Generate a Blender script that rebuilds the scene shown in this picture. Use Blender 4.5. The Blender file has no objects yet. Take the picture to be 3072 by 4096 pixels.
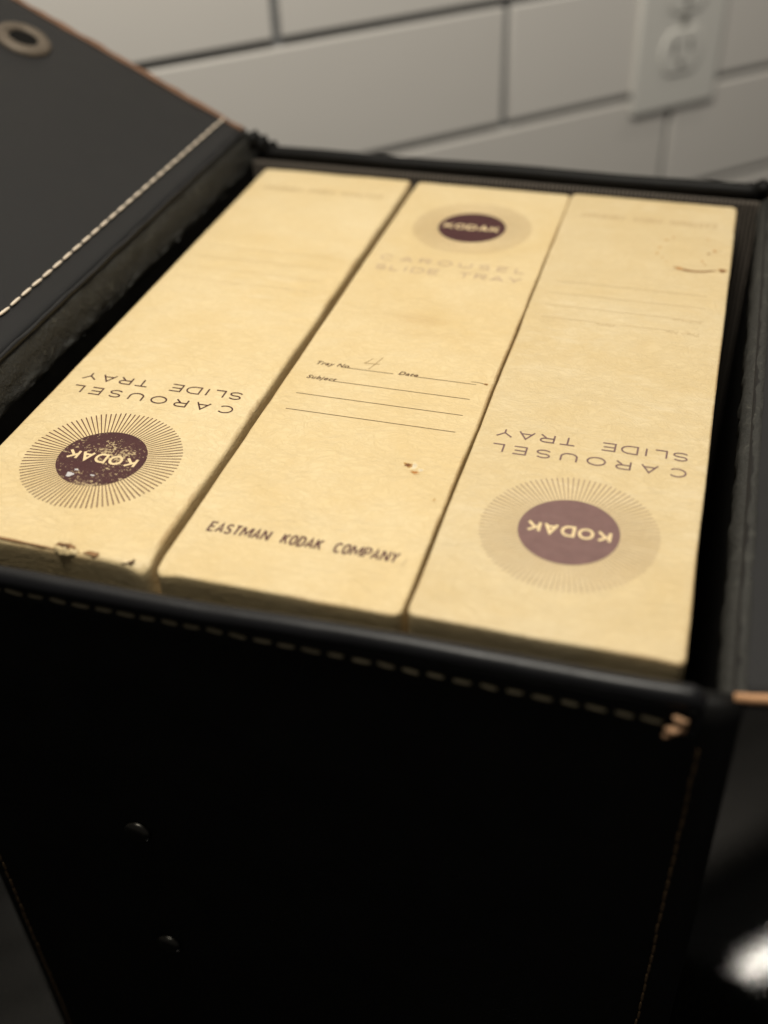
import bpy, math, random
from mathutils import Vector, Matrix, noise

# ------------------------------------------------------------------ scene, camera, light
sc = bpy.context.scene
COL = sc.collection

CAM = Vector((0.1851, -0.2518, 0.1804))
RIGHT = Vector((0.9585, 0.2834, -0.0308))
DOWN = Vector((0.1540, -0.6057, -0.7806))
FWD = Vector((-0.2399, 0.7435, -0.6242))
cd = bpy.data.cameras.new('camera')
cam = bpy.data.objects.new('camera', cd); COL.objects.link(cam)
m = Matrix.Identity(4)
for i in range(3):
    m[i][0] = RIGHT[i]; m[i][1] = -DOWN[i]; m[i][2] = -FWD[i]; m[i][3] = CAM[i]
cam.matrix_world = m
cd.sensor_fit = 'VERTICAL'; cd.sensor_height = 36.0
cd.lens = 1.0867 * 36.0
cd.clip_start = 0.01; cd.clip_end = 50.0
cd.dof.use_dof = True
cd.dof.focus_distance = 0.324
cd.dof.aperture_fstop = 5.5
sc.camera = cam

w = bpy.data.worlds.new('World'); sc.world = w; w.use_nodes = True
bg = w.node_tree.nodes['Background']
bg.inputs[0].default_value = (1.0, 0.94, 0.86, 1); bg.inputs[1].default_value = 0.09

def lamp(name, loc, target, size, size_y, power, col, shape='ELLIPSE', roll=0.0):
    l = bpy.data.lights.new(name, 'AREA'); l.shape = shape; l.size = size; l.size_y = size_y
    l.energy = power; l.color = col
    o = bpy.data.objects.new(name, l); COL.objects.link(o)
    d = Vector(target) - Vector(loc)
    o.location = loc; o.rotation_euler = d.to_track_quat('-Z', 'Y').to_euler()
    o.rotation_euler.rotate_axis('Z', math.radians(roll))
    return o
# kitchen ceiling lamp above the case, and the light bar along the wall that is mirrored in the counter
lamp('ceiling_lamp', (0.09, -0.06, 0.66), (0.09, 0.12, 0.0), 0.22, 0.22, 5.75, (0.985, 0.93, 0.82))
bar = lamp('cabinet_light_bar', (0.4200, 0.6210, 0.65), (0.4200, 0.6210, 0.0), 0.125, 0.006, 0.8, (1.0, 0.93, 0.82), shape='RECTANGLE')
bar.rotation_euler = (0, 0, math.radians(44.0))

sc.view_settings.view_transform = 'Standard'
sc.view_settings.look = 'None'
sc.view_settings.exposure = 0.0
sc.view_settings.gamma = 1.0
sc.view_settings.use_curve_mapping = False
sc.render.engine = 'CYCLES'
sc.render.resolution_x = 768; sc.render.resolution_y = 1024

# ------------------------------------------------------------------ helpers
def link(o, parent=None):
    COL.objects.link(o)
    if parent is not None: o.parent = parent
    return o
def mesh_obj(name, verts, faces, mat, parent=None, smooth=True, loc=None):
    me = bpy.data.meshes.new(name); me.from_pydata([tuple(v) for v in verts], [], faces)
    me.validate(); me.update()
    if smooth:
        for p in me.polygons: p.use_smooth = True
    if mat: me.materials.append(mat)
    o = bpy.data.objects.new(name, me); link(o, parent)
    if loc is not None: o.location = loc
    return o
def copy_obj(o, parent, loc, rot=None):
    c = bpy.data.objects.new(o.name.split('.')[0], o.data); link(c, parent)
    c.location = loc
    if rot is not None: c.rotation_euler = rot
    return c
def empty(name, loc=(0, 0, 0), rz=0.0):
    o = bpy.data.objects.new(name, None); COL.objects.link(o)
    o.location = loc; o.rotation_euler = (0, 0, rz); o.empty_display_size = 0.02
    return o
def tag(o, label=None, cat=None, group=None, kind=None):
    if label: o['label'] = label
    if cat: o['category'] = cat
    if group: o['group'] = group
    if kind: o['kind'] = kind
    return o
def rbox(lo, hi, r=0.001, seg=3):
    """rounded box as verts, faces"""
    import bmesh
    bm = bmesh.new(); bmesh.ops.create_cube(bm, size=1.0)
    for v in bm.verts:
        v.co = Vector([lo[i] + (v.co[i] + .5) * (hi[i] - lo[i]) for i in range(3)])
    if r > 0:
        bmesh.ops.bevel(bm, geom=list(bm.edges), offset=r, segments=seg, profile=0.5, affect='EDGES')
    bm.normal_update()
    V = [v.co.copy() for v in bm.verts]; bm.verts.index_update()
    F = [[v.index for v in f.verts] for f in bm.faces]
    bm.free(); return V, F
def box_obj(name, lo, hi, mat, parent=None, r=0.001, seg=3):
    V, F = rbox(lo, hi, r, seg)
    o = mesh_obj(name, V, F, mat, parent, smooth=True)
    flat_big(o); return o
def flat_big(o, frac=0.15):
    # keep large faces shaded flat, bevel faces smooth
    ps = o.data.polygons; big = max(p.area for p in ps)
    for p in ps:
        if p.area > big * frac * 0.2: p.use_smooth = False
def tube(path, rad, n=10, wob=0.0, seed=0, cap=True):
    V = []; F = []; N = len(path); path = [Vector(p) for p in path]
    up = Vector((0, 0, 1))
    for i, p in enumerate(path):
        t = (path[min(i + 1, N - 1)] - path[max(i - 1, 0)]).normalized()
        a = t.cross(up)
        if a.length < 0.2: a = t.cross(Vector((0, 1, 0)))
        a.normalize(); b = a.cross(t).normalized()
        rr = rad(i / (N - 1)) if callable(rad) else rad
        for k in range(n):
            ang = 2 * math.pi * k / n
            d = a * math.cos(ang) + b * math.sin(ang)
            q = 1 + wob * noise.noise(p * 130 + d * 0.7 + Vector((seed, 0, 0)))
            V.append(p + d * rr * q)
    for i in range(N - 1):
        for k in range(n):
            F.append([i * n + k, i * n + (k + 1) % n, (i + 1) * n + (k + 1) % n, (i + 1) * n + k])
    if cap:
        F.append(list(range(n))[::-1]); F.append([(N - 1) * n + k for k in range(n)])
    return V, F

# ------------------------------------------------------------------ materials
class NT:
    def __init__(s, name):
        s.m = bpy.data.materials.new(name); s.m.use_nodes = True
        s.t = s.m.node_tree; s.b = s.t.nodes['Principled BSDF']
        s.tc = s.t.nodes.new('ShaderNodeTexCoord')
    def n(s, typ, **kw):
        x = s.t.nodes.new(typ)
        for k, v in kw.items(): setattr(x, k, v)
        return x
    def l(s, a, b): s.t.links.new(a, b)
    def mapping(s, scale=(1, 1, 1), loc=(0, 0, 0), coord='Object'):
        mp = s.n('ShaderNodeMapping'); mp.inputs['Scale'].default_value = scale; mp.inputs['Location'].default_value = loc
        s.l(s.tc.outputs[coord], mp.inputs['Vector']); return mp.outputs['Vector']
    def noise(s, vec, scale, detail=4, rough=0.55, dist=0.0, typ='FBM'):
        x = s.n('ShaderNodeTexNoise'); x.noise_type = typ
        x.inputs['Scale'].default_value = scale; x.inputs['Detail'].default_value = detail
        x.inputs['Roughness'].default_value = rough; x.inputs['Distortion'].default_value = dist
        s.l(vec, x.inputs['Vector']); return x.outputs['Fac']
    def ramp(s, fac, stops):
        r = s.n('ShaderNodeValToRGB'); e = r.color_ramp.elements
        while len(e) < len(stops): e.new(0.5)
        for i, (p, c) in enumerate(stops):
            e[i].position = p; e[i].color = (c, c, c, 1) if isinstance(c, (int, float)) else (*c, 1)
        s.l(fac, r.inputs['Fac']); return r.outputs['Color']
    def mix(s, fac, a, b, blend='MIX'):
        x = s.n('ShaderNodeMix'); x.data_type = 'RGBA'; x.blend_type = blend
        for val, i in ((fac, 0), (a, 6), (b, 7)):
            if isinstance(val, (int, float)): x.inputs[i].default_value = val
            elif isinstance(val, tuple): x.inputs[i].default_value = (*val, 1)
            else: s.l(val, x.inputs[i])
        return x.outputs[2]
    def math(s, op, a, b=None, clamp=False):
        x = s.n('ShaderNodeMath', operation=op); x.use_clamp = clamp
        for i, val in enumerate((a, b)):
            if val is None: continue
            if isinstance(val, (int, float)): x.inputs[i].default_value = val
            else: s.l(val, x.inputs[i])
        return x.outputs[0]
    def bump(s, h, dist, strength=1.0, nrm=None):
        x = s.n('ShaderNodeBump'); x.inputs['Distance'].default_value = dist; x.inputs['Strength'].default_value = strength
        s.l(h, x.inputs['Height'])
        if nrm is not None: s.l(nrm, x.inputs['Normal'])
        return x.outputs['Normal']
    def set(s, **kw):
        for k, v in kw.items():
            i = s.b.inputs[{'color': 'Base Color', 'rough': 'Roughness', 'normal': 'Normal', 'spec': 'Specular IOR Level',
                            'metal': 'Metallic', 'coat': 'Coat Weight', 'coatrough': 'Coat Roughness', 'alpha': 'Alpha',
                            'sheen': 'Sheen Weight'}[k]]
            if isinstance(v, (int, float)): i.default_value = v
            elif isinstance(v, tuple): i.default_value = (*v, 1)
            else: s.l(v, i)
        return s.m

def paper_wrinkle(N, vec):
    warp = N.n('ShaderNodeVectorMath', operation='ADD')
    nz = N.n('ShaderNodeTexNoise'); nz.inputs['Scale'].default_value = 55; nz.inputs['Detail'].default_value = 2
    N.l(vec, nz.inputs['Vector'])
    sc_ = N.n('ShaderNodeVectorMath', operation='SCALE'); sc_.inputs['Scale'].default_value = 0.012
    N.l(nz.outputs['Color'], sc_.inputs[0]); N.l(vec, warp.inputs[0]); N.l(sc_.outputs[0], warp.inputs[1])
    st = N.n('ShaderNodeMapping'); st.inputs['Scale'].default_value = (0.55, 1.0, 1.0); N.l(warp.outputs[0], st.inputs['Vector'])
    a = N.noise(st.outputs[0], 560, 4, 0.6, 0.7)
    ridge = N.math('SUBTRACT', 1.0, N.math('MULTIPLY', N.math('ABSOLUTE', N.math('SUBTRACT', a, 0.5)), 9.0), True)
    b = N.noise(vec, 1500, 3, 0.6)
    h = N.math('ADD', N.math('MULTIPLY', ridge, -0.55), N.math('MULTIPLY', b, 0.5))
    return h, ridge

def make_paper(name, tint, seed, stains=(), rough=0.48, haze=0.0):
    N = NT(name); vec = N.mapping(loc=(seed * 3.1, seed * 1.7, seed))
    h, ridge = paper_wrinkle(N, vec)
    big = N.noise(vec, 22, 4, 0.6, 0.5); mid = N.noise(vec, 130, 5, 0.65, 0.4); fine = N.noise(vec, 900, 3, 0.6)
    c1 = tint; c2 = tuple(x * y for x, y in zip(tint, (0.93, 0.87, 0.74)))
    col = N.mix(N.ramp(big, [(0.32, 0.0), (0.72, 1.0)]), c1, c2)
    col = N.mix(N.math('MULTIPLY', N.ramp(mid, [(0.45, 0.0), (0.75, 1.0)]), 0.30), col, tuple(x * y for x, y in zip(tint, (0.88, 0.80, 0.64))))
    col = N.mix(N.math('MULTIPLY', ridge, 0.22), col, tuple(x * y for x, y in zip(tint, (0.74, 0.66, 0.5))))
    col = N.mix(N.math('MULTIPLY', N.ramp(fine, [(0.4, 0.0), (0.7, 1.0)]), 0.12), col, tuple(x * 0.8 for x in tint))
    for (sx, sy, rx, ry, amt) in stains:
        mp = N.n('ShaderNodeMapping'); mp.vector_type = 'POINT'
        mp.inputs['Location'].default_value = (-sx / rx, -sy / ry, 0); mp.inputs['Scale'].default_value = (1 / rx, 1 / ry, 0)
        N.l(N.tc.outputs['Object'], mp.inputs['Vector'])
        ln = N.n('ShaderNodeVectorMath', operation='LENGTH'); N.l(mp.outputs[0], ln.inputs[0])
        d = N.math('ADD', ln.outputs['Value'], N.math('MULTIPLY', N.math('SUBTRACT', mid, 0.5), 2.2))
        col = N.mix(N.math('MULTIPLY', N.ramp(d, [(0.15, 1.0), (1.0, 0.0)]), amt), col, (0.42, 0.24, 0.07))
    if haze > 0:      # rubbed, chalky scuffs and surface glare, both painted as pale streaks
        sv = N.mapping(scale=(0.35, 1.0, 1.0), loc=(seed, 2, 0)); s_ = N.noise(sv, 150, 5, 0.7, 0.5); s2 = N.noise(vec, 16, 2, 0.5)
        f = N.math('MULTIPLY', N.ramp(s_, [(0.50, 0.0), (0.68, 1.0)]), N.ramp(s2, [(0.42, 0.0), (0.62, 1.0)]))
        col = N.mix(N.math('MULTIPLY', f, haze), col, (0.80, 0.70, 0.50))
    # worn edges: brown board shows through along the folds
    at = N.n('ShaderNodeAttribute'); at.attribute_name = 'edge'
    wear = N.noise(N.mapping(loc=(seed, 0, 0)), 48, 4, 0.6, 0.6)
    e = N.math('MULTIPLY', at.outputs['Fac'], N.ramp(wear, [(0.46, 0.0), (0.60, 1.0)]))
    col = N.mix(N.math('MULTIPLY', e, 0.5), col, (0.36, 0.22, 0.09))
    rg = N.math('ADD', rough, N.math('MULTIPLY', mid, 0.22))
    nrm = N.bump(h, 0.00014, 1.0)
    return N.set(color=col, rough=N.math('SUBTRACT', rg, 0.06), normal=nrm, spec=0.5)

def make_print(name, colr, flake=0.0, seed=0, paper=(0.74, 0.57, 0.31), alpha=1.0):
    N = NT(name); vec = N.mapping(loc=(seed, seed * 2, 0))
    h, ridge = paper_wrinkle(N, vec)
    col = N.mix(N.noise(vec, 300, 4), tuple(x * 0.8 for x in colr), tuple(min(1, x * 1.25) for x in colr))
    if flake > 0:
        f1 = N.noise(vec, 1100, 3, 0.7); f2 = N.noise(vec, 110, 3, 0.6)
        f = N.math('ADD', N.math('MULTIPLY', f1, 0.62), N.math('MULTIPLY', f2, 0.55))
        col = N.mix(N.math('MULTIPLY', N.ramp(f, [(0.66 - flake, 0.0), (0.70 - flake, 1.0)]), 0.75), col, tuple(x * 0.8 for x in paper))
    if alpha < 1.0: col = N.mix(alpha, paper, col)
    return N.set(color=col, rough=0.5, normal=N.bump(h, 0.0001, 0.9), spec=0.35)

def make_leather(name, colr, rough, grain=700, depth=0.00012, mott=0.5, spec=0.4, scuff=None):
    N = NT(name); vec = N.mapping()
    vo = N.n('ShaderNodeTexVoronoi'); vo.feature = 'DISTANCE_TO_EDGE'; vo.inputs['Scale'].default_value = grain
    N.l(vec, vo.inputs['Vector'])
    a = N.noise(vec, 60, 5, 0.65, 0.3); b = N.noise(vec, 1800, 3, 0.6)
    h = N.math('ADD', N.math('MULTIPLY', vo.outputs['Distance'], 0.8), N.math('MULTIPLY', b, 0.5))
    col = N.mix(a, tuple(x * (1 - mott) for x in colr), tuple(x * (1 + mott) for x in colr))
    if scuff:
        s_ = N.noise(vec, 240, 6, 0.72, 0.8)
        col = N.mix(N.ramp(s_, [(0.55, 0.0), (0.68, 1.0)]), col, scuff)
        h = N.math('ADD', h, N.math('MULTIPLY', s_, 2.5))
    return N.set(color=col, rough=N.math('ADD', rough - 0.08, N.math('MULTIPLY', a, 0.16)), normal=N.bump(h, depth, 0.8), spec=spec)

def make_simple(name, colr, rough, spec=0.4, metal=0.0, var=0.25, scale=400, depth=0.0, coat=0.0):
    N = NT(name); vec = N.mapping(); a = N.noise(vec, scale, 4, 0.6)
    col = N.mix(a, tuple(x * (1 - var) for x in colr), tuple(min(1, x * (1 + var)) for x in colr))
    kw = dict(color=col, rough=rough, spec=spec, metal=metal, coat=coat)
    if depth > 0: kw['normal'] = N.bump(a, depth, 0.8)
    return N.set(**kw)

PAPER = (0.735, 0.595, 0.352)
M = {}
M['paper1'] = make_paper('cream_paper_worn', PAPER, 1.0, haze=0.2)
M['paper2'] = make_paper('cream_paper_written', (0.72, 0.58, 0.34), 2.0, stains=[(-0.003, 0.012, 0.012, 0.006, 0.20), (0.004, 0.003, 0.016, 0.004, 0.10)])
M['paper3'] = make_paper('cream_paper_faded', (0.67, 0.545, 0.33), 3.0, haze=0.32)
INK = (0.056, 0.015, 0.016)
M['disc1'] = make_print('maroon_ink_flaked', INK, flake=0.030, seed=5)
M['disc2'] = make_print('maroon_ink', INK, seed=6)
M['disc3'] = make_print('maroon_ink_faded', (0.175, 0.098, 0.090), flake=-0.015, seed=7)
M['title1'] = make_print('title_ink_dark', (0.050, 0.012, 0.012))
M['title2'] = make_print('title_ink_glare_pale', (0.45, 0.325, 0.22))  # glare over the far title is painted in as paler ink
M['title3'] = make_print('title_ink_faded', (0.16, 0.095, 0.09))
M['rays1'] = make_print('ray_ink_dark', (0.11, 0.042, 0.026))
M['rays2'] = make_print('ray_ink_pale', (0.45, 0.32, 0.18))
M['rays3'] = make_print('ray_ink_faded', (0.37, 0.265, 0.17))
M['form1'] = make_print('form_ink_faint', (0.69, 0.54, 0.305))
M['form2'] = make_print('form_ink', (0.10, 0.052, 0.024))
M['form3'] = make_print('form_ink_glare', (0.57, 0.44, 0.25))  # far form print lightened in colour to stand for glare
M['maker1'] = make_print('maker_ink_glare_pale', (0.52, 0.39, 0.21))  # far maker line washed out by glare, done in the ink colour
M['maker3'] = make_print('maker_ink_glare', (0.50, 0.37, 0.20))  # ink colour paled towards the paper to imitate glare at the far end
M['maker2'] = make_print('maker_ink', (0.085, 0.030, 0.028))
M['pencil'] = make_print('pencil_grey', (0.36, 0.25, 0.12))
M['knock'] = make_print('cream_print', (0.72, 0.56, 0.32))
def make_stain(name, colr, edge, soft=0.5):
    N = NT(name); mp = N.n('ShaderNodeMapping'); mp.inputs['Location'].default_value = (-1, -1, 0); mp.inputs['Scale'].default_value = (2, 2, 0)
    N.l(N.tc.outputs['Generated'], mp.inputs['Vector'])
    ln = N.n('ShaderNodeVectorMath', operation='LENGTH'); N.l(mp.outputs[0], ln.inputs[0])
    a = N.noise(N.mapping(), 1800, 4, 0.65); b = N.noise(N.mapping(), 500, 2, 0.5)
    d = N.math('ADD', ln.outputs['Value'], N.math('MULTIPLY', N.math('SUBTRACT', a, 0.5), 0.9))
    col = N.mix(b, tuple(x * .6 for x in colr), tuple(x * 1.4 for x in colr))
    return N.set(color=N.mix(N.ramp(d, [(soft - .25, 0.0), (soft + .35, 1.0)]), col, edge), rough=0.55, spec=0.4)
EDGE = (0.66, 0.50, 0.26)
M['stain'] = make_stain('brown_stain', (0.15, 0.055, 0.014), (0.46, 0.26, 0.08), 0.6)
M['stain_light'] = make_stain('rust_stain', (0.38, 0.155, 0.03), EDGE, 0.65)
M['stain_pale'] = make_stain('tan_stain', (0.46, 0.29, 0.12), EDGE, 0.55)
M['stain_arc'] = make_simple('brown_stain_line', (0.20, 0.075, 0.012), 0.5, var=0.6, scale=500)
M['scuff'] = make_stain('bare_scuff', (0.62, 0.54, 0.40), (0.72, 0.57, 0.32), 0.5)
M['fleck'] = make_simple('grey_fleck', (0.52, 0.50, 0.50), 0.6, var=0.15)
M['torn'] = make_simple('torn_board', (0.24, 0.13, 0.055), 0.85, var=0.45, scale=900, depth=0.0003)
M['torn_dark'] = make_simple('torn_board_dark', (0.07, 0.035, 0.015), 0.9, var=0.4, scale=900)
M['leather'] = make_leather('black_leather', (0.0042, 0.0040, 0.0038), 0.55, spec=0.15)
M['rim'] = make_leather('black_rim_leather', (0.005, 0.005, 0.006), 0.42, grain=500, depth=0.00006, spec=0.32)
M['flap'] = make_leather('dark_grey_vinyl', (0.0074, 0.0074, 0.0082), 0.48, grain=1400, depth=0.00006, mott=0.15, spec=0.35)
M['hinge'] = make_leather('cracked_leather', (0.026, 0.0255, 0.0225), 0.62, grain=420, depth=0.0004, mott=0.35, spec=0.3, scuff=(0.060, 0.059, 0.050))
M['lining'] = make_simple('interior_black', (0.006, 0.0055, 0.005), 0.85, spec=0.1)
M['raw'] = make_simple('raw_leather_edge', (0.17, 0.088, 0.048), 0.75, var=0.55, scale=260, depth=0.0004)
M['raw_bright'] = make_simple('raw_leather_edge_tan', (0.50, 0.27, 0.135), 0.7, var=0.3, scale=260, depth=0.0003)
M['thread_white'] = make_simple('white_thread', (0.72, 0.62, 0.50), 0.7, var=0.15, scale=2500, depth=0.0001)
M['thread_tan'] = make_simple('tan_thread', (0.19, 0.16, 0.10), 0.85, var=0.3, scale=2500, depth=0.0001)
M['thread_brown'] = make_simple('brown_thread', (0.085, 0.05, 0.02), 0.85, var=0.4, scale=900)
M['knot'] = make_simple('frayed_leather', (0.36, 0.21, 0.115), 0.8, var=0.6, scale=600, depth=0.0002)
M['snap'] = make_simple('black_metal', (0.055, 0.052, 0.046), 0.36, metal=1.0, var=0.2)
M['brass'] = make_simple('tarnished_brass', (0.125, 0.10, 0.075), 0.6, metal=0.4, var=0.45, scale=220, depth=0.0001)
# ribbed lining
N = NT('ribbed_lining'); wv = N.n('ShaderNodeTexWave'); wv.bands_direction = 'X'
wv.inputs['Scale'].default_value = 190; wv.inputs['Distortion'].default_value = 1.5; wv.inputs['Detail'].default_value = 2
N.l(N.tc.outputs['Object'], wv.inputs['Vector'])
M['ribbed'] = N.set(color=N.mix(wv.outputs['Fac'], (0.02, 0.018, 0.016), (0.17, 0.145, 0.12)), rough=0.85, spec=0.1,
                    normal=N.bump(wv.outputs['Fac'], 0.0006, 1.0))
# counter
N = NT('black_stone'); vec = N.mapping()
sp = N.noise(vec, 700, 4, 0.7); big = N.noise(vec, 14, 4, 0.6)
M['counter'] = N.set(color=N.mix(N.ramp(sp, [(0.5, 0.0), (0.75, 1.0)]), (0.0045, 0.0046, 0.0040), (0.012, 0.012, 0.010)),
                     rough=N.math('ADD', 0.015, N.math('MULTIPLY', big, 0.03)), spec=0.2, normal=N.bump(sp, 0.00003, 0.4))
# tile + grout
N = NT('glazed_tile'); vec = N.mapping(); oi = N.n('ShaderNodeObjectInfo')
a = N.noise(vec, 6, 3, 0.5)
tc_ = N.mix(oi.outputs['Random'], (0.78, 0.745, 0.70), (0.83, 0.795, 0.75))
M['tile'] = N.set(color=N.mix(N.math('MULTIPLY', a, 0.25), tc_, (0.70, 0.68, 0.645)), rough=0.28, spec=0.4, normal=N.bump(a, 0.002, 0.35))
M['grout'] = make_simple('grey_grout', (0.20, 0.205, 0.208), 0.9, var=0.2, scale=300, depth=0.0003)
M['plate'] = make_simple('white_plastic', (0.79, 0.775, 0.73), 0.4, var=0.03)
M['slot'] = make_simple('slot_dark', (0.20, 0.195, 0.18), 0.7)
M['screw'] = make_simple('screw_steel', (0.55, 0.54, 0.50), 0.35, metal=0.8)

# ------------------------------------------------------------------ setting: wall, tiles, counter
A = math.radians(44.011)
wd = Vector((math.cos(A), math.sin(A), 0)); wn = Vector((-math.sin(A), math.cos(A), 0))
WALL_O = Vector((CAM.x, CAM.y, 0)) + wn * 0.600          # wall frame: x along the wall, y into it
CT = -0.262
V, F = rbox((-1.1, 0.004, CT - 0.03), (1.9, 0.06, 0.75), 0.0)
wall = mesh_obj('wall', V, F, M['grout'], None, smooth=False); wall.location = WALL_O; wall.rotation_euler = (0, 0, A)
tag(wall, kind='structure')
TL, TH, G = 0.2868, 0.0748, 0.0056
V, F = rbox((-(TL - G) / 2, 0.0, -(TH - G) / 2), ((TL - G) / 2, 0.008, (TH - G) / 2), 0.0008, 3)
proto = None; rnd = random.Random(4)
def tile_at(h, z):
    global proto
    if proto is None:
        proto = mesh_obj('tile', V, F, M['tile'], wall); flat_big(proto); t = proto
    else:
        t = copy_obj(proto, wall, (0, 0, 0))
    t.location = (h, rnd.uniform(-0.0004, 0.0004), z)
    t.rotation_euler = (rnd.uniform(-.002, .002), 0, rnd.uniform(-.0015, .0015))
for r in range(-9, 3):
    ztop = -TH * r; zc = ztop - TH / 2
    off = 0.3915 if r % 2 == 0 else 0.2405
    k = -4
    while True:
        h = off + k * TL + TL / 2; k += 1
        if h < -0.95: continue
        if h > 1.75: break
        tile_at(h, zc)
# bottom course, cut at the counter
bz0, bz1 = CT + 0.003, -3 * TH - G / 2
V2, F2 = rbox((-(TL - G) / 2, 0.0, bz0), ((TL - G) / 2, 0.008, bz1), 0.0012, 3)
cut = None
for k in range(-4, 6):
    h = 0.2405 + k * TL + TL / 2
    if h < -0.95 or h > 1.75: continue
    if cut is None:
        cut = mesh_obj('tile', V2, F2, M['tile'], wall); flat_big(cut); t = cut
    else: t = copy_obj(cut, wall, (0, 0, 0))
    t.location = (h, 0, 0)

V, F = rbox((-1.1, -0.72, CT - 0.03), (1.9, 0.0025, CT), 0.002, 2)
counter = mesh_obj('countertop', V, F, M['counter'], None, smooth=False)
counter.location = WALL_O; counter.rotation_euler = (0, 0, A); tag(counter, kind='structure')

# wall outlet
px, pz = 0.5265, -0.0295
out = empty('wall_outlet', WALL_O + wd * px + Vector((0, 0, pz)), A)
tag(out, 'white duplex power outlet with its cover plate on the tiled wall', 'power outlet')
box_obj('cover_plate', (-0.0355, -0.0036, -0.0575), (0.0355, 0.001, 0.0575), M['plate'], out, 0.0017, 3)
for s in (-1, 1):
    pts = []
    for i in range(40):
        a_ = 2 * math.pi * i / 40; x = 0.0172 * math.cos(a_); zz = max(-0.0142, min(0.0142, 0.0172 * math.sin(a_)))
        pts.append((x, zz))
    Vv = [(x, -0.0030, zz) for x, zz in pts] + [(x, -0.0046, zz) for x, zz in pts] + [(x * .95, -0.0050, zz * .95) for x, zz in pts]
    Ff = [[i, (i + 1) % 40, 40 + (i + 1) % 40, 40 + i] for i in range(40)] + [[40 + i, 40 + (i + 1) % 40, 80 + (i + 1) % 40, 80 + i] for i in range(40)] + [list(range(80, 120))[::-1]]
    rc = mesh_obj('receptacle', Vv, Ff, M['plate'], out, smooth=False, loc=(0, 0, s * 0.0195))
    for sx, hh in ((-0.0063, 0.0045), (0.0063, 0.0038)):
        box_obj('slot', (sx - 0.0013, -0.0053, 0.0035 - hh), (sx + 0.0013, -0.0047, 0.0035 + hh), M['slot'], rc, 0.0)
    Vv, Ff = tube([(0, -0.0047, -0.0078), (0, -0.0053, -0.0078)], 0.0026, 14)
    mesh_obj('ground_hole', Vv, Ff, M['slot'], rc, smooth=False)
Vv, Ff = tube([(0, -0.0030, 0), (0, -0.0046, 0)], 0.0032, 16)
mesh_obj('screw', Vv, Ff, M['screw'], out, smooth=False)

# ------------------------------------------------------------------ stroke lettering (flat print)
def arc(cx, cy, rx, ry, a0, a1, n=14):
    return [(cx + rx * math.cos(math.radians(a0 + (a1 - a0) * i / n)), cy + ry * math.sin(math.radians(a0 + (a1 - a0) * i / n))) for i in range(n + 1)]
def glyph(c, w):
    """centre-line strokes in a cell w wide, 1 high"""
    h = w / 2
    if c == 'C': return [arc(h, .5, h, .5, 42, 318, 22)]
    if c == 'A': return [[(0, 0), (h, 1), (w, 0)], [(w * .15, .29), (w * .85, .29)]]
    if c == 'R': return [[(0, 0), (0, 1), (w * .6, 1)] + arc(w * .62, .74, w * .34, .26, 90, -90, 12) + [(0, .48)], [(w * .52, .48), (w * .98, 0)]]
    if c == 'P': return [[(0, 0), (0, 1), (w * .6, 1)] + arc(w * .62, .72, w * .36, .28, 90, -90, 12) + [(0, .44)]]
    if c == 'O': return [arc(h, .5, h, .5, 0, 360, 30)]
    if c == 'U': return [[(0, 1), (0, .4)] + arc(h, .4, h, .4, 180, 360, 14) + [(w, 1)]]
    if c == 'S': return [arc(h, .745, h * .88, .255, 25, 250, 16) + arc(h, .255, h * .95, .255, 70, -155, 16)]
    if c == 'E': return [[(w, 1), (0, 1), (0, 0), (w, 0)], [(0, .52), (w * .9, .52)]]
    if c == 'L': return [[(0, 1), (0, 0), (w, 0)]]
    if c == 'D': return [[(0, 0), (0, 1), (w * .45, 1)] + arc(w * .45, .5, w * .55, .5, 90, -90, 18) + [(0, 0)]]
    if c == 'I': return [[(h, 0), (h, 1)]]
    if c == 'T': return [[(0, 1), (w, 1)], [(h, 1), (h, 0)]]
    if c == 'Y': return [[(0, 1), (h, .48), (w, 1)], [(h, .48), (h, 0)]]
    if c == 'K': return [[(0, 0), (0, 1)], [(w * .92, 1), (0.02, .40)], [(w * .36, .60), (w, 0)]]
    if c == 'M': return [[(0, 0), (0, 1)], [(w, 0), (w, 1)], [(0.04, 1), (h, .22), (w - .04, 1)]]
    if c == 'N': return [[(0, 0), (0, 1)], [(w, 0), (w, 1)], [(0.03, 1), (w - .03, 0)]]
    return []
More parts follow.
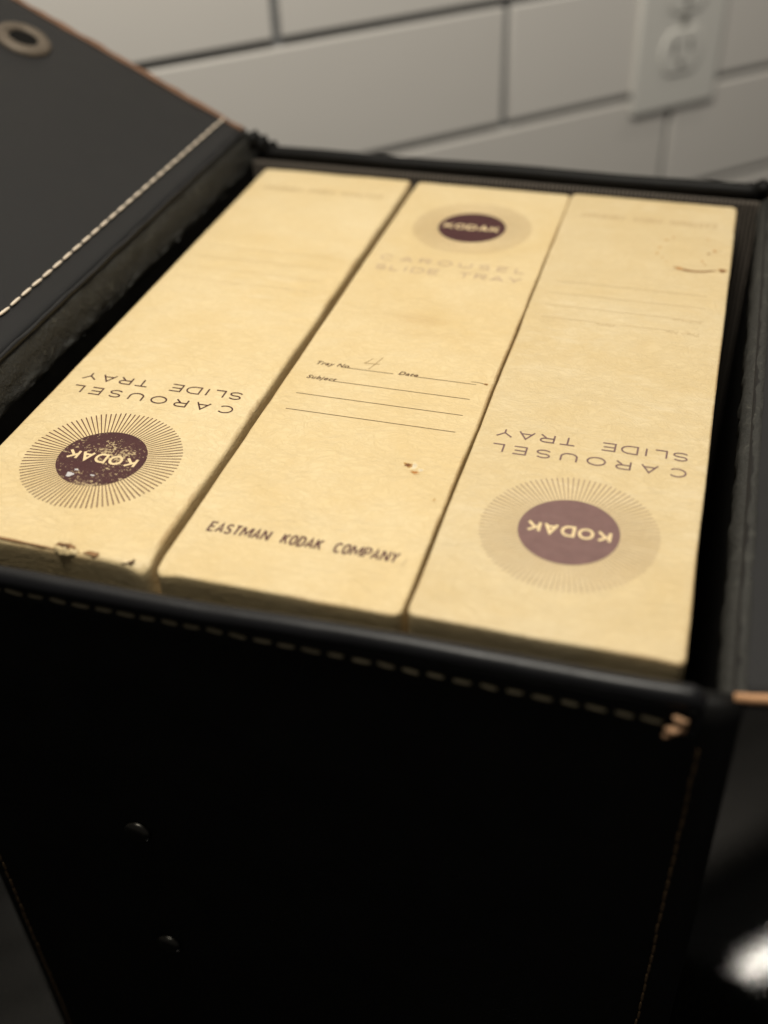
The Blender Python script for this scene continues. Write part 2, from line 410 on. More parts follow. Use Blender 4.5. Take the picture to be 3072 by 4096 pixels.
class Print:
    def __init__(s): s.V = []; s.F = []; s.k = 0
    def stroke(s, pts, th, z=0.0):
        pts = [Vector((p[0], p[1])) for p in pts]; n = len(pts)
        closed = (pts[0] - pts[-1]).length < 1e-7
        if closed: pts = pts[:-1]; n -= 1
        b = len(s.V); z = z + (s.k % 7) * 0.000004; s.k += 1
        for i in range(n):
            if closed: p0, p1 = pts[i - 1], pts[(i + 1) % n]
            else: p0, p1 = pts[max(i - 1, 0)], pts[min(i + 1, n - 1)]
            a_ = (pts[i] - p0); c_ = (p1 - pts[i])
            if a_.length < 1e-9: a_ = c_
            if c_.length < 1e-9: c_ = a_
            a_ = a_.normalized(); c_ = c_.normalized(); t = (a_ + c_)
            t = t.normalized() if t.length > 1e-3 else a_
            nn = Vector((-t.y, t.x)); cosv = max(0.42, nn.dot(Vector((-a_.y, a_.x))))
            o = nn * th / 2 / cosv
            s.V += [(pts[i].x + o.x, pts[i].y + o.y, z), (pts[i].x - o.x, pts[i].y - o.y, z)]
        for i in range(n if closed else n - 1):
            j = (i + 1) % n; s.F.append([b + 2 * i + 1, b + 2 * j + 1, b + 2 * j, b + 2 * i])
    def quad(s, pts, z=0.0):
        b = len(s.V); z += (s.k % 5) * 0.000003; s.k += 1
        s.V += [(x, y, z) for x, y in pts]; s.F.append(list(range(b, b + len(pts))))
    def text(s, txt, x0, x1, y, hgt, th, adv, shear=0.0, space=0.6, wide={}, z=0.0):
        """fit txt between x0 and x1, baseline y; adv = letter width/height, gap from fitting"""
        ws = [(adv * wide.get(c, 1.0)) * hgt if c != ' ' else space * adv * hgt for c in txt]
        gap = (x1 - x0 - sum(ws)) / (len(txt) - 1); x = x0
        for c, w_ in zip(txt, ws):
            for st in glyph(c, w_ / hgt):
                s.stroke([(x + (px_ + shear * py_) * hgt, y + py_ * hgt) for px_, py_ in st], th, z)
            x += w_ + gap
    def build(s, name, mat, parent, loc=(0, 0, 0)):
        return mesh_obj(name, s.V, s.F, mat, parent, smooth=False, loc=loc)
def blob(n, rx, ry, seed, irr=0.45):
    r = random.Random(seed); off = r.uniform(0, 100); out_ = []
    for i in range(n):
        a_ = 2 * math.pi * i / n
        k = 1 + irr * noise.noise(Vector((math.cos(a_) * 1.6 + off, math.sin(a_) * 1.6, off))) * 1.6
        out_.append((rx * k * math.cos(a_), ry * k * math.sin(a_)))
    return out_
def font_mesh(name, txt, size, x, y, mat, parent, shear=0.3, xs=1.0, z=0.00005, off=0.0):
    cu = bpy.data.curves.new(name, 'FONT'); cu.body = txt; cu.size = size; cu.shear = shear; cu.offset = off
    cu.resolution_u = 4; cu.space_character = 1.12
    tmp = bpy.data.objects.new('lettering_source', cu); COL.objects.link(tmp)
    dg = bpy.context.evaluated_depsgraph_get()
    me = bpy.data.meshes.new_from_object(tmp.evaluated_get(dg)); bpy.data.objects.remove(tmp)
    for v in me.vertices: v.co.x *= xs
    me.materials.clear(); me.materials.append(mat)
    o = bpy.data.objects.new(name, me); link(o, parent); o.location = (x, y, z)
    return o

# ------------------------------------------------------------------ slide tray boxes
def carton_mesh(name, w_, l_, h_, mat, parent, seed, rb=0.0012, dents=()):
    """rounded cardboard box, top at z=0, slightly uneven folds"""
    def perimeter(inset, rc):
        P = []; hx, hy = w_ / 2 - inset, l_ / 2 - inset; rc = max(rc - inset, 0.0003)
        corners = [(hx - rc, hy - rc, 0), (-hx + rc, hy - rc, 90), (-hx + rc, -hy + rc, 180), (hx - rc, -hy + rc, 270)]
        ns = [15, 60, 15, 60]   # subdivisions of the side that follows each corner: back, left, front, right
        for ci, (cx, cy, a0) in enumerate(corners):
            for k in range(5):
                a_ = math.radians(a0 + 90 * k / 4); P.append((cx + rc * math.cos(a_), cy + rc * math.sin(a_)))
            nx = corners[(ci + 1) % 4]; a1 = math.radians(nx[2])
            s_ = Vector(P[-1]); e_ = Vector((nx[0] + rc * math.cos(a1), nx[1] + rc * math.sin(a1)))
            for k in range(1, ns[ci]):
                q = s_.lerp(e_, k / ns[ci]); P.append((q.x, q.y))
        return P
    rings = [(0.0, -h_, 0), (0.0, -0.12, 0), (0.0, -0.03, 0), (0.0, -0.010, .0), (0.0, -0.0035, 0.0), (0.0, -rb, .7)]
    for k in range(1, 5):
        a_ = math.radians(90 * k / 4); rings.append((rb * (1 - math.cos(a_)), -rb + rb * math.sin(a_), 1.0 if k < 4 else 0.0))
    rings += [(rb + 0.0012, 0.0, 0.0), (rb + 0.004, 0.0, 0)]
    V = []; F = []; E_ = []; n = None
    for ri, (ins, z, e) in enumerate(rings):
        P = perimeter(ins, 0.0024); n = len(P)
        for (x, y) in P:
            s1 = noise.noise(Vector((x * 45 + seed * 7, y * 45, seed))); s2 = noise.noise(Vector((x * 190, y * 190 + seed * 5, seed * 2)))
            amp = 1.0 if ri < len(rings) - 1 else 0.0
            k = 1 + 0.0
            dx = (s1 * 0.00022 + s2 * 0.00008) * amp
            nx_, ny_ = (1 if x > 0 else -1) * (abs(abs(x) - (w_ / 2 - ins)) < 0.003), (1 if y > 0 else -1) * (abs(abs(y) - (l_ / 2 - ins)) < 0.003)
            zz = z + (-abs(s1) * 0.00022 + s2 * 0.00006 * (e > 0)) * (1 if (z > -0.02 and ri < len(rings) - 1) else 0)
            px_, py_ = x + nx_ * dx, y + ny_ * dx
            for (dx_, dy_, rad, dep, inn) in dents:
                dd = math.hypot(px_ - dx_, py_ - dy_)
                if dd < rad and z > -0.02:
                    f_ = (1 - dd / rad) ** 1.5; zz -= dep * f_; py_ += inn * f_ * (1 if dy_ < 0 else -1)
            V.append((px_, py_, zz)); E_.append(e)
    R = len(rings)
    for i in range(R - 1):
        for k in range(n):
            F.append([i * n + k, i * n + (k + 1) % n, (i + 1) * n + (k + 1) % n, (i + 1) * n + k])
    F.append([(R - 1) * n + k for k in range(n)]); F.append(list(range(n))[::-1])
    o = mesh_obj(name, V, F, mat, parent, smooth=True)
    at = o.data.attributes.new('edge', 'FLOAT', 'POINT')
    for i, e in enumerate(E_): at.data[i].value = e
    o.data.polygons[len(F) - 1].use_smooth = False
    return o

BL = 0.2488; BH = 0.2495
def tray_box(label, cx, cy, wid, rz, style, flip, seed, dents=(), rb=0.0012, dz=0.0):
    root = empty('slide_tray_box', (cx, cy, dz), rz + (math.pi if flip else 0.0))
    tag(root, label, 'cardboard box', 'cream slide tray boxes in the case')
    carton_mesh('carton', wid, BL, BH + dz, M['paper%d' % style], root, seed, rb, dents)
    Z = 0.00006
    # sunburst emblem
    p = Print(); R0, R1, NR = 0.0129, 0.0226, 96; rr = random.Random(seed)
    for i in range(NR):
        a_ = 2 * math.pi * (i + .5) / NR; c_, s_ = math.cos(a_), math.sin(a_); hw0, hw1 = 0.00012, 0.00018
        r1 = R1 + rr.uniform(-.0002, .0001)
        p.quad([(R0 * c_ + hw0 * s_, R0 * s_ - hw0 * c_), (r1 * c_ + hw1 * s_, r1 * s_ - hw1 * c_), (r1 * c_ - hw1 * s_, r1 * s_ + hw1 * c_), (R0 * c_ - hw0 * s_, R0 * s_ + hw0 * c_)])
    em = p.build('sunburst', M['rays%d' % style], root, (0, 0.0856, Z))
    p = Print(); p.quad([(0.0128 * math.cos(2 * math.pi * i / 72), 0.0128 * math.sin(2 * math.pi * i / 72)) for i in range(72)])
    dc = p.build('emblem_disc', M['disc%d' % style], root, (0, 0.0856, Z + 0.00002))
    p = Print(); p.text('KODAK', -0.0103, 0.0103, -0.00175, 0.0035, 0.00080, 0.82, wide={'O': 1.15, 'A': 1.05}, z=0)
    p.build('emblem_lettering', M['knock'], dc, (0, 0, 0.00003))
    # title
    p = Print(); wd_ = {'I': .25, 'S': .9, 'E': .82, 'L': .72, 'O': 1.12, 'C': 1.05, 'T': .95, 'R': .9}
    p.text('CAROUSEL', -0.0263, 0.0263, 0.0524, 0.0035, 0.00050, 1.22, wide=wd_)
    p.text('SLIDE TRAY', -0.0263, 0.0263, 0.0449, 0.0035, 0.00050, 1.22, wide=wd_, space=.9)
    p.build('title_lettering', M['title%d' % style], root, (0, 0, Z))
    # form
    fm = M['form%d' % style]; p = Print(); th = 0.00024
    for xa, xb, y in ((-0.0163, 0.0003, -0.0224), (0.0072, 0.0263, -0.0224), (-0.0170, 0.0263, -0.0308), (-0.0252, 0.0263, -0.0396), (-0.0252, 0.0262, -0.0484)):
        p.stroke([(xa, y), (xb, y)], th)
    fl = p.build('form_lines', fm, root, (0, 0, Z))
    font_mesh('form_lettering', 'Tray No.', 0.0027, -0.0252, -0.0224, fm, root, xs=1.05, z=Z, off=0.00006)
    font_mesh('form_lettering', 'Date', 0.0027, 0.0017, -0.0224, fm, root, xs=1.05, z=Z, off=0.00006)
    font_mesh('form_lettering', 'Subject', 0.0027, -0.0252, -0.0308, fm, root, xs=1.05, z=Z, off=0.00006)
    # maker
    p = Print(); p.text('EASTMAN KODAK COMPANY', -0.0250, 0.0252, -0.1066, 0.0035, 0.00056, 0.40, shear=0.09, space=1.5, wide={'M': 1.75, 'A': 1.12, 'N': 1.25})
    p.build('maker_lettering', M['maker%d' % style], root, (0, 0, Z))
    return root
def stain(root, name, x, y, rx, ry, mat, seed, rot=0.0, z=0.00009, irr=0.45):
    p = Print(); c_, s_ = math.cos(rot), math.sin(rot)
    p.quad([(a * c_ - b * s_, a * s_ + b * c_) for a, b in blob(22, rx, ry, seed, irr)])
    return p.build(name, mat, root, (x, y, z))

# --- box with the flaked emblem and torn edge (text read from the far side)
C1 = (0.0323, 0.0522)
b1 = tray_box('cream slide tray box with dark flaked maroon emblem and torn front edge', C1[0], C1[1], 0.0648, 0.0, 1, True, 1,
              dents=((-0.0318 + 0.001, 0.1244, 0.006, 0.0026, 0.0), (-0.009, 0.1244, 0.0045, 0.0009, 0.0002)), rb=0.0013)
# small tear on the fold: bare board and a curled lip of paper hanging over the front face
def torn_lip(root, x, y, wid, seed):
    V = []; F = []; n = 18; rows = [(-0.0012, 0.0003), (0.0002, 0.0006), (0.0008, 0.0002), (0.0012, -0.0007), (0.0011, -0.0014), (0.0007, -0.0019)]
    for j, (dy, dz) in enumerate(rows):
        for i in range(n + 1):
            t = i / n - .5; q = noise.noise(Vector((t * 6, j * .6, seed))); en = 1 - (2 * abs(t)) ** 3
            V.append((x + t * wid * (1 + .12 * q), y + (dy + .0006 * q) * (.35 + .65 * en), dz * (.4 + .6 * en) + 0.0005 * q))
    for j in range(len(rows) - 1):
        for i in range(n): F.append([j * (n + 1) + i, j * (n + 1) + i + 1, (j + 1) * (n + 1) + i + 1, (j + 1) * (n + 1) + i])
    o = mesh_obj('torn_paper', V, F, M['paper1'], root)
    sol = o.modifiers.new('thickness', 'SOLIDIFY'); sol.thickness = 0.0003
torn_lip(b1, -0.0098, 0.1234, 0.0072, 3)
stain(b1, 'torn_board', -0.0098, 0.1227, 0.0026, 0.0009, M['torn'], 5, z=0.0006)
stain(b1, 'torn_board', -0.0090, 0.1229, 0.0014, 0.0005, M['torn_dark'], 6, z=0.0007)
stain(b1, 'torn_board', -0.0170, 0.1233, 0.0022, 0.0008, M['torn'], 8, z=0.00015)
stain(b1, 'torn_board', -0.0268, 0.1230, 0.0016, 0.0011, M['torn_dark'], 9, z=-0.0006)
stain(b1, 'torn_board', 0.004, 0.1237, 0.0085, 0.00035, M['torn'], 10, rot=-.03, z=0.00012)
stain(b1, 'paint_fleck', 0.0052, 0.0946, 0.00085, 0.0009, M['fleck'], 12, z=0.00013)
stain(b1, 'paint_fleck', 0.0044, 0.0922, 0.0006, 0.0004, M['fleck'], 13, z=0.00013)
stain(b1, 'paint_fleck', -0.0012, 0.0935, 0.0009, 0.0003, M['fleck'], 14, z=0.00013)

# --- box with the handwritten number
C2 = (0.0990, 0.0513)
b2 = tray_box('cream slide tray box with handwritten 4 on its form lines, between the other two', C2[0], C2[1], 0.0631, math.radians(-0.10), 2, False, 2,
              dents=((0.012, -0.1244, 0.006, 0.0009, 0.0004), (-0.030, -0.1244, 0.006, 0.0013, 0.0)), rb=0.0008)
p = Print()
p.stroke([(-0.0083, -0.0152), (-0.0093, -0.0171), (-0.0102, -0.0184), (-0.0082, -0.0183), (-0.0054, -0.0180)], 0.00022)
p.stroke([(-0.0055, -0.0140), (-0.0066, -0.0178), (-0.0079, -0.0217)], 0.00022)
p.build('handwriting', M['pencil'], b2, (0, 0, 0.00009))
stain(b2, 'stain', 0.0174, -0.0668, 0.0012, 0.0009, M['stain'], 21)
stain(b2, 'stain', 0.0203, -0.0697, 0.0015, 0.0009, M['stain_light'], 22)
stain(b2, 'scuff', 0.0193, -0.0670, 0.0014, 0.0016, M['scuff'], 23, z=0.00007)
stain(b2, 'scuff', 0.0214, -0.0683, 0.0011, 0.0008, M['scuff'], 24, z=0.00007)
stain(b2, 'stain', 0.0283, -0.080, 0.0004, 0.0008, M['stain_pale'], 25)
stain(b2, 'torn_board', 0.0292, -0.0215, 0.0007, 0.0004, M['stain'], 26)
p = Print(); p.stroke([(0.0245, -0.0212), (0.0262, -0.0211), (0.029, -0.0214)], 0.00016); p.build('scratch', M['form2'], b2, (0, 0, 0.00008))
p = Print(); p.stroke([(0.0270, -0.1075), (0.0278, -0.1046)], 0.0004); p.build('scratch', M['form3'], b2, (0, 0, 0.00008))

# --- box with the faded emblem and the ring stain
C3 = (0.1631, 0.0522)
b3 = tray_box('cream slide tray box with faded pinkish maroon emblem and brown ring stain', C3[0], C3[1], 0.0637, math.radians(0.08), 3, True, 3,
              dents=((-0.0316, 0.1244, 0.004, 0.0006, 0.0),), rb=0.0008, dz=0.0003)
def w3(x, y): return (-(x - C3[0]), -(y - C3[1]))
p = Print()
pts = [w3(0.1756, 0.1200), w3(0.1775, 0.1190), w3(0.1800, 0.1181), w3(0.1829, 0.1178), w3(0.1862, 0.1185), w3(0.1885, 0.1194), w3(0.1902, 0.1203)]
up_ = [(x, y - t) for (x, y), t in zip(pts, (.0004, .0014, .0009, .0007, .0006, .0006, .0003))]
lo_ = [(x, y + t) for (x, y), t in zip(pts, (.0003, .0005, .0004, .0003, .0003, .0003, .0001))]
for i in range(len(pts) - 1): p.quad([up_[i], lo_[i], lo_[i + 1], up_[i + 1]])
p.build('ring_stain', M['stain_arc'], b3, (0, 0, 0.0001))
x, y = w3(0.1776, 0.1195); stain(b3, 'ring_stain', x, y, 0.0016, 0.0010, M['stain_light'], 30, z=0.00013)
x, y = w3(0.1922, 0.1207); stain(b3, 'ring_stain', x, y, 0.0014, 0.0011, M['stain'], 31, z=0.00012)
for i, (x, y, rx, ry, mt) in enumerate([(.169, .130, .0006, .0015, 'stain_pale'), (.1696, .1345, .0005, .0012, 'stain_pale'), (.1712, .1415, .0011, .0009, 'stain_pale'), (.1735, .1440, .0008, .0005, 'stain_light'),
                                     (.1858, .1448, .0006, .0008, 'stain_pale'), (.1888, .1357, .0007, .0011, 'stain_light'), (.1868, .1330, .0005, .0005, 'stain'), (.1851, .1266, .0004, .0010, 'stain_light'), (.1862, .1240, .0005, .0004, 'stain_light'),
                                     (.1712, .1265, .0004, .0011, 'stain_pale'), (.1728, .1238, .0004, .0008, 'stain_pale'), (.1905, .1372, .0004, .0004, 'stain_pale')]):
    a, b = w3(x, y); stain(b3, 'ring_stain', a, b, rx, ry, M[mt], 40 + i)

# ------------------------------------------------------------------ carrying case
case = empty('carrying_case', (0.0975, 0.053, CT))
tag(case, 'open black leather carrying case with raised lid flaps holding three cream boxes', 'carrying case')
O = Vector((0.0975, 0.053, CT))
def part(name, V, F, mat, parent=case, smooth=True):
    base = O if parent is case else O
    return mesh_obj(name, [Vector(v) - base for v in V], F, mat, parent, smooth)
XL, XR, YF, YB = -0.0130, 0.2080, -0.0850, 0.1900
def panel(name, lo, hi, mat, r=0.0008):
    V, F = rbox(lo, hi, r, 2); o = part(name, V, F, mat); flat_big(o); return o
panel('bottom_panel', (XL + .001, YF + .001, CT), (XR - .001, YB - .001, CT + 0.0125), M['leather'], 0.002)
# front panel: grid with a slight belly and rolled vertical edges
def rim_z(x): return -0.0003 + (x - 0.026) * 0.0245 + 0.0004 * math.sin(x * 60)
V = []; F = []; nx, nz = 48, 40
for j in range(nz + 1):
    for i in range(nx + 1):
        u = i / nx; v_ = j / nz
        x = XL + (XR - XL) * u; top = rim_z(min(max(x, 0), .2)) - 0.0025; z = CT + 0.0005 + (top - CT) * v_
        bow = 0.0012 * math.sin(math.pi * v_) * math.sin(math.pi * u) + 0.0003 * noise.noise(Vector((x * 30, z * 30, 3)))
        e = min(u, 1 - u) * (XR - XL); roll = 0.0035 * max(0.0, 1 - e / 0.004) ** 2
        xx = x + (0.0012 * math.sin(math.pi * min(1, v_ * 1.05)) if u > .98 else 0)
        V.append((xx, YF - bow + roll + 0.0004, z))
nf = len(V)
for j in range(nz + 1):
    for i in range(nx + 1):
        x = XL + (XR - XL) * i / nx; top = rim_z(min(max(x, 0), .2)) - 0.0025; z = CT + 0.0005 + (top - CT) * j / nz
        V.append((x, YF + 0.0052, z))
id_ = lambda i, j: j * (nx + 1) + i
for j in range(nz):
    for i in range(nx):
        F.append([id_(i, j), id_(i + 1, j), id_(i + 1, j + 1), id_(i, j + 1)])
        F.append([nf + id_(i, j), nf + id_(i, j + 1), nf + id_(i + 1, j + 1), nf + id_(i + 1, j)])
for i in range(nx):
    F.append([id_(i, nz), id_(i + 1, nz), nf + id_(i + 1, nz), nf + id_(i, nz)])
    F.append([id_(i, 0), nf + id_(i, 0), nf + id_(i + 1, 0), id_(i + 1, 0)])
for j in range(nz):
    F.append([id_(0, j), id_(0, j + 1), nf + id_(0, j + 1), nf + id_(0, j)])
    F.append([id_(nx, j), nf + id_(nx, j), nf + id_(nx, j + 1), id_(nx, j + 1)])
front = part('front_panel', V, F, M['leather'])
panel('side_panel', (XL + .0002, YF + 0.0056, CT + 0.0005), (XL + 0.0042, YB - 0.0056, -0.0005), M['leather'])
panel('side_panel', (XR - 0.0042, YF + 0.0056, CT + 0.0005), (XR - .0002, YB - 0.0056, -0.0020), M['leather'])
panel('back_panel', (XL, YB - 0.0052, CT + 0.0005), (XR, YB, 0.0022), M['leather'])
panel('lining', (XL + 0.0050, YB - 0.0088, CT + 0.013), (XR - 0.0050, YB - 0.0055, 0.0004), M['ribbed'])
# rims
path = []
for i in range(61):
    x = XL + 0.001 + (0.1965 - XL - 0.001) * i / 60
    path.append((x, YF + 0.0018, rim_z(max(x, 0)) - 0.0014))
zt = path[-1][2]
for k in range(1, 7):
    a_ = math.radians(15 * k); path.append((0.1965 + 0.0020 * math.sin(a_), YF + 0.0018, zt - 0.0020 * (1 - math.cos(a_))))
for k in range(1, 5): path.append((0.1985, YF + 0.0018, zt - 0.0020 - 0.0022 * k))
V, F = tube(path, lambda t: 0.0027 if t < .86 else 0.0027 - 0.008 * (t - .86), 14, wob=0.05, seed=2)
part('rim_piping', V, F, M['rim'])
path = [(XL + 0.010 + (XR - 0.006 - XL - 0.010) * i / 50, YB - 0.0042, 0.0030 + 0.0002 * math.sin(i * .3)) for i in range(51)]
V, F = tube(path, 0.0030, 12, wob=0.03, seed=4); part('rim_piping', V, F, M['leather'])

# stitches: small rounded thread dashes, one mesh shared by each seam
def stitch_proto(name, length, rad, mat, axis):
    path = []; n = 6
    for i in range(n + 1):
        t = i / n - .5; bulge = math.cos(math.pi * t)
        p_ = Vector((0, 0, 0)); p_[axis] = t * length
        path.append(p_)
    V, F = tube(path, lambda t: rad * (0.62 + 0.38 * math.sin(math.pi * t) ** .4), 8)
    me = bpy.data.meshes.new(name); me.from_pydata([tuple(v) for v in V], [], F); me.update()
    for q in me.polygons: q.use_smooth = True
    me.materials.append(mat); return me
def put_stitch(me, parent, loc, rot=(0, 0, 0), sc_=(1, 1, 1)):
    o = bpy.data.objects.new('stitch', me); link(o, parent); o.location = Vector(loc) - O; o.rotation_euler = rot; o.scale = sc_
    return o
rs = random.Random(11)
me = stitch_proto('stitch', 0.0043, 0.00058, M['thread_tan'], 0)
x = -0.008
while x < 0.190:
    z = -0.0040 - 0.0012 * max(0, (x - .1) / .1) + rs.uniform(-.00015, .00015)
    put_stitch(me, front, (x, YF - 0.0001, z), (0, math.radians(rs.uniform(-2, 9)), 0), (rs.uniform(.85, 1.08), 1, rs.uniform(.8, 1.1))); x += 0.0060 + rs.uniform(-.0003, .0003)
me = stitch_proto('stitch', 0.0042, 0.00036, M['thread_brown'], 2)
for xs_ in (0.2003, -0.0053):
    z = -0.014
    while z > CT + 0.008:
        put_stitch(me, front, (xs_ + rs.uniform(-.0002, .0002), YF + 0.0001, z)); z -= 0.0049
# snaps on the front
def dome(name, c, r, h, parent, mat):
    V = []; F = []; n = 24; rings = [(1.0, 0.0), (1.0, .25), (.93, .55), (.75, .82), (.45, .97), (.12, 1.0)]
    for k, (rr, hh) in enumerate(rings):
        for i in range(n):
            a_ = 2 * math.pi * i / n; V.append((c[0] + r * rr * math.cos(a_), c[1] - h * hh, c[2] + r * rr * math.sin(a_)))
    for k in range(len(rings) - 1):
        for i in range(n): F.append([k * n + i, k * n + (i + 1) % n, (k + 1) * n + (i + 1) % n, (k + 1) * n + i])
    F.append([(len(rings) - 1) * n + i for i in range(n)])
    return part(name, V, F, mat)
for zz in (-0.095, -0.156):
    dome('snap', (0.0517, YF - 0.0007, zz), 0.0042, 0.0020, case, M['snap'])
# frayed ends at the corner
for (c, a_, rx, rz_) in (((0.1956, YF - 0.0008, -0.0022), 0.25, 0.0016, 0.0008), ((0.1946, YF - 0.0011, -0.0050), -0.5, 0.0022, 0.0007), ((0.1936, YF - 0.0009, -0.0072), -0.85, 0.0017, 0.0006), ((0.1963, YF - 0.0009, -0.0052), -1.1, 0.0016, 0.0004)):
    d = Vector((math.cos(a_), 0, -math.sin(a_)))
    V, F = tube([Vector(c) + d * rx * (t - .5) * 2 + Vector((0, -.0008 * math.sin(3 * t), 0)) for t in [k / 9 for k in range(10)]], lambda t: rz_ * (0.35 + .75 * math.sin(math.pi * min(1, t * .9 + .08))), 10, wob=.7, seed=c[0] * 900)
    part('frayed_strap_end', V, F, M['knot'])

# hinge strips: worn cracked leather between the wall and the flap
def strip(name, profile, y0, y1, mat, rough, ny=190, seed=0, parent=case, flip=False):
    """profile: list of (x,z); swept along y with lumpy cracks"""
    V = []; F = []; m_ = len(profile)
    for j in range(ny + 1):
        y = y0 + (y1 - y0) * j / ny
        for i, (x, z) in enumerate(profile):
            q_ = i / (m_ - 1); f = rough * (0.12 + 0.88 * (1 - q_ if flip else q_) ** 2)
            q = Vector((y * 90 + seed, i * 0.55, seed)); a_ = noise.noise(q) + .6 * noise.noise(q * 2.7) + .35 * noise.noise(q * 6)
            crack = -1.3 * max(0.0, 0.16 - abs(noise.noise(Vector((y * 75, i * .8, seed + 9))))) / 0.16
            V.append((x + f * (a_ + crack) * .6, y, z + f * (a_ + crack)))
    for j in range(ny):
        for i in range(m_ - 1): F.append([j * m_ + i, j * m_ + i + 1, (j + 1) * m_ + i + 1, (j + 1) * m_ + i])
    o = part(name, V, F, mat, parent)
    sol = o.modifiers.new('thickness', 'SOLIDIFY'); sol.thickness = 0.0012; sol.offset = -1
    return o
HL = Vector((-0.0108, 0, 0.0125)); DL = Vector((-0.8957, 0, 0.4447))
prof = [(-0.0098, -0.0030), (-0.0089, -0.0022), (-0.0085, -0.0012), (-0.0084, 0.0), (-0.0085, 0.0012), (-0.0087, 0.0024), (-0.0090, 0.0044), (-0.0093, 0.0064), (-0.0097, 0.0082), (-0.0104, 0.0098), (-0.0108, 0.0110), (-0.0125, 0.0116)]
strip('hinge_strip', prof[::-1], -0.0795, 0.1855, M['hinge'], 0.0014, seed=1.3)
HR = Vector((0.2050, 0, 0.0022)); AR = math.radians(11); DR = Vector((math.cos(AR), 0, math.sin(AR)))
prof = [(0.2033, -0.0085), (0.2030, -0.0060), (0.2027, -0.0038), (0.2027, -0.0018), (0.2031, -0.0004), (0.2039, 0.0006), (0.2050, 0.0014), (0.2064, 0.0020), (0.2080, 0.0024)]
strip('hinge_strip', prof, -0.0795, 0.1850, M['hinge'], 0.0012, seed=5.1, flip=True)
# torn lumps where the hinge meets the back rim
for (c, r, sd) in (((-0.0095, 0.1862, 0.0070), 0.0048, 6), ((-0.0055, 0.1868, 0.0055), 0.0040, 1), ((-0.0005, 0.1872, 0.0045), 0.0028, 2), ((-0.0085, 0.1862, 0.0085), 0.0026, 3), ((0.2035, 0.1868, 0.0050), 0.0032, 4), ((0.1995, 0.1872, 0.0040), 0.0025, 5)):
    V, F = tube([Vector(c) + Vector((r * 1.4 * (t - .5), 0.0006 * math.sin(9 * t), -0.002 * (t - .5))) for t in [k / 7 for k in range(8)]],
                lambda t: r * (0.35 + .65 * math.sin(math.pi * min(.98, max(.05, t)))), 12, wob=.6, seed=sd * 3.3)
    part('torn_corner', V, F, M['leather'])

# flaps
def flap(origin, d, length, y0, y1, thick, up_sign, seed):
    nrm = Vector((-d.z, 0, d.x)) * up_sign
    V = []; F = []; nu, nv = 30, 56
    rc = 0.010
    def pt(u, v_, lay):
        t = length * u; y = y0 + (y1 - y0) * v_
        e = t - (length - rc)                                    # round the far corners
        if e > 0:
            k = rc - math.sqrt(max(0, rc * rc - e * e)); y = min(max(y, y0 + k), y1 - k)
        edge = min(min(u * length * 4 + .004, 1), min(v_, 1 - v_) * (y1 - y0) / 0.0025, (1 - u) * length / 0.0025)
        sag = -0.0006 * max(0.0, 1 - edge) ** 2
        wav = 0.0008 * noise.noise(Vector((t * 18 + seed, y * 14, seed))) * min(1, t / .03)
        return origin + d * t + Vector((0, y, 0)) + nrm * ((sag + wav) if lay == 0 else (wav - thick - sag))
    for lay in (0, 1):
        for j in range(nv + 1):
            for i in range(nu + 1): V.append(pt(i / nu, j / nv, lay))
    n1 = (nu + 1) * (nv + 1); ix = lambda i, j: j * (nu + 1) + i
    for j in range(nv):
        for i in range(nu):
            q = [ix(i, j), ix(i + 1, j), ix(i + 1, j + 1), ix(i, j + 1)]
            F.append(q if up_sign * d.x > 0 else q[::-1]); F.append([n1 + k for k in (q[::-1] if up_sign * d.x > 0 else q)])
    for i in range(nu):
        for j in (0, nv): F.append([ix(i, j), ix(i + 1, j), n1 + ix(i + 1, j), n1 + ix(i, j)])
    for j in range(nv):
        for i in (0, nu): F.append([ix(i, j), ix(i, j + 1), n1 + ix(i, j + 1), n1 + ix(i, j)])
    o = part('lid_flap', V, F, M['flap']); return o, nrm
FY0, FY1 = -0.081, 0.185
fl, nl = flap(HL, DL, 0.128, FY0, FY1, 0.0034, -1, 3.0)
path = [HL + DL * (0.001 + 0.118 * i / 60) + Vector((0, FY1 - 0.0004 + 0.0003 * noise.noise(Vector((i * .7, 0, 0))), 0)) - nl * 0.0014 for i in range(61)]
V, F = tube(path, 0.0017, 10, wob=.35, seed=6); part('raw_edge', V, F, M['raw'], fl)
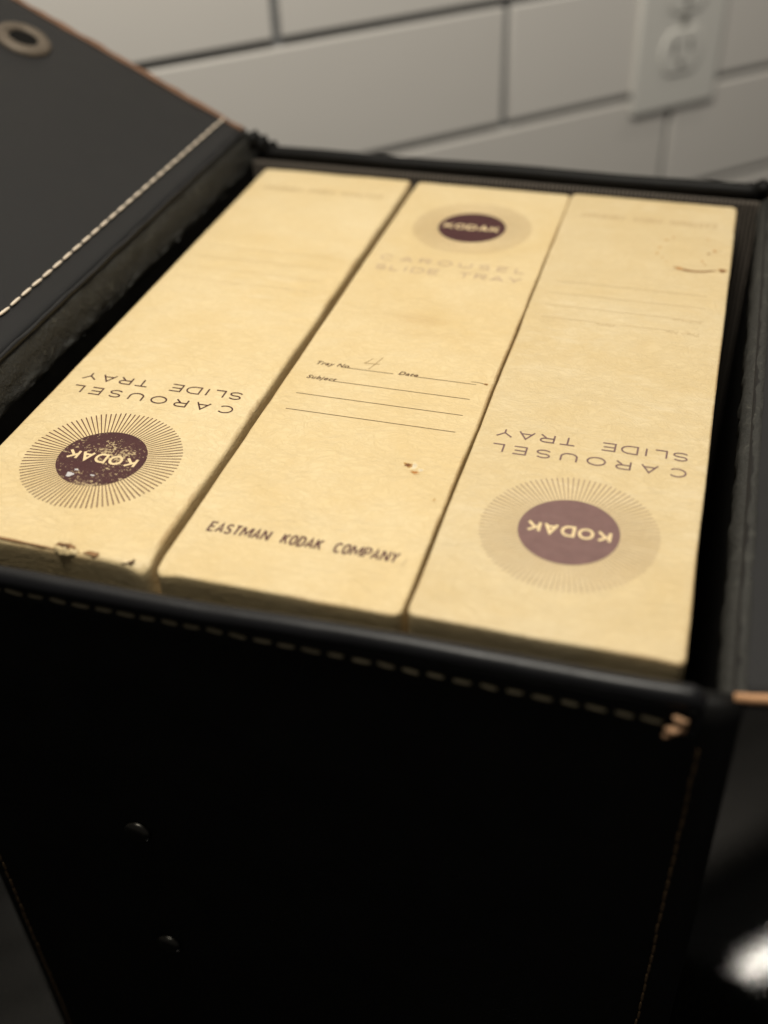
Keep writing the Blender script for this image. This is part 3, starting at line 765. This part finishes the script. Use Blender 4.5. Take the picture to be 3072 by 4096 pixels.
# folded lip along the hinge side of the lining
path = [HL + DL * 0.0004 + Vector((0, FY0 + 0.001 + (FY1 - FY0 - .002) * i / 120, 0)) + nl * (0.0001 + 0.0005 * noise.noise(Vector((i * .35, 2, 0)))) for i in range(121)]
V, F = tube(path, lambda t: 0.00075, 8, wob=.5, seed=7); part('folded_lip', V, F, M['flap'], fl)
angl = math.atan2(DL.z, -DL.x)
me = stitch_proto('stitch', 0.0053, 0.00052, M['thread_white'], 1)
y = FY0 + 0.004
while y < FY1 - 0.003:
    put_stitch(me, fl, HL + DL * 0.0104 + Vector((0, y, 0)) + nl * 0.00025, (0, 0, math.radians(rs.uniform(-5, 1)))); y += 0.0066
# eyelet
V = []; F = []; n = 40; ec = HL + DL * 0.0912 + Vector((0, 0.1577, 0)) + nl * 0.0002
prof = [(0.0056, -0.0030), (0.0056, 0.0004), (0.0064, 0.0012), (0.0082, 0.0015), (0.0103, 0.0011), (0.0114, 0.0000), (0.0114, -0.0008)]
for (r_, h_) in prof:
    for i in range(n):
        a_ = 2 * math.pi * i / n; V.append(ec + DL * r_ * math.cos(a_) + Vector((0, r_ * math.sin(a_), 0)) + nl * h_)
for k in range(len(prof) - 1):
    for i in range(n): F.append([k * n + i, k * n + (i + 1) % n, (k + 1) * n + (i + 1) % n, (k + 1) * n + i])
ey = part('eyelet', V, F, M['brass'], fl)
V = [ec + nl * 0.00035] + [ec + DL * 0.0058 * math.cos(2 * math.pi * i / n) + Vector((0, 0.0058 * math.sin(2 * math.pi * i / n), 0)) + nl * 0.00035 for i in range(n)]
part('eyelet_hole', V, [[0, 1 + i, 1 + (i + 1) % n] for i in range(n)], M['lining'], ey)

fr, nr = flap(HR, DR, 0.100, FY0, FY1, 0.0036, 1, 9.0)
path = [HR + DR * (0.0005 + 0.088 * i / 50) + Vector((0, FY0 + 0.0003 + 0.0003 * noise.noise(Vector((i * .7, 5, 0))), 0)) - nr * 0.0006 for i in range(51)]
V, F = tube(path, 0.0011, 10, wob=.3, seed=8); part('raw_edge', V, F, M['raw_bright'], fr)
path = [HR + DR * (0.001 + 0.09 * i / 50) + Vector((0, FY1 - 0.0004, 0)) - nr * 0.0012 for i in range(51)]
V, F = tube(path, 0.0016, 10, wob=.35, seed=9); part('raw_edge', V, F, M['raw'], fr)
y = FY0 + 0.004
while y < FY1 - 0.003:
    put_stitch(me, fr, HR + DR * 0.0125 + Vector((0, y, 0)) + nr * 0.00025); y += 0.0066
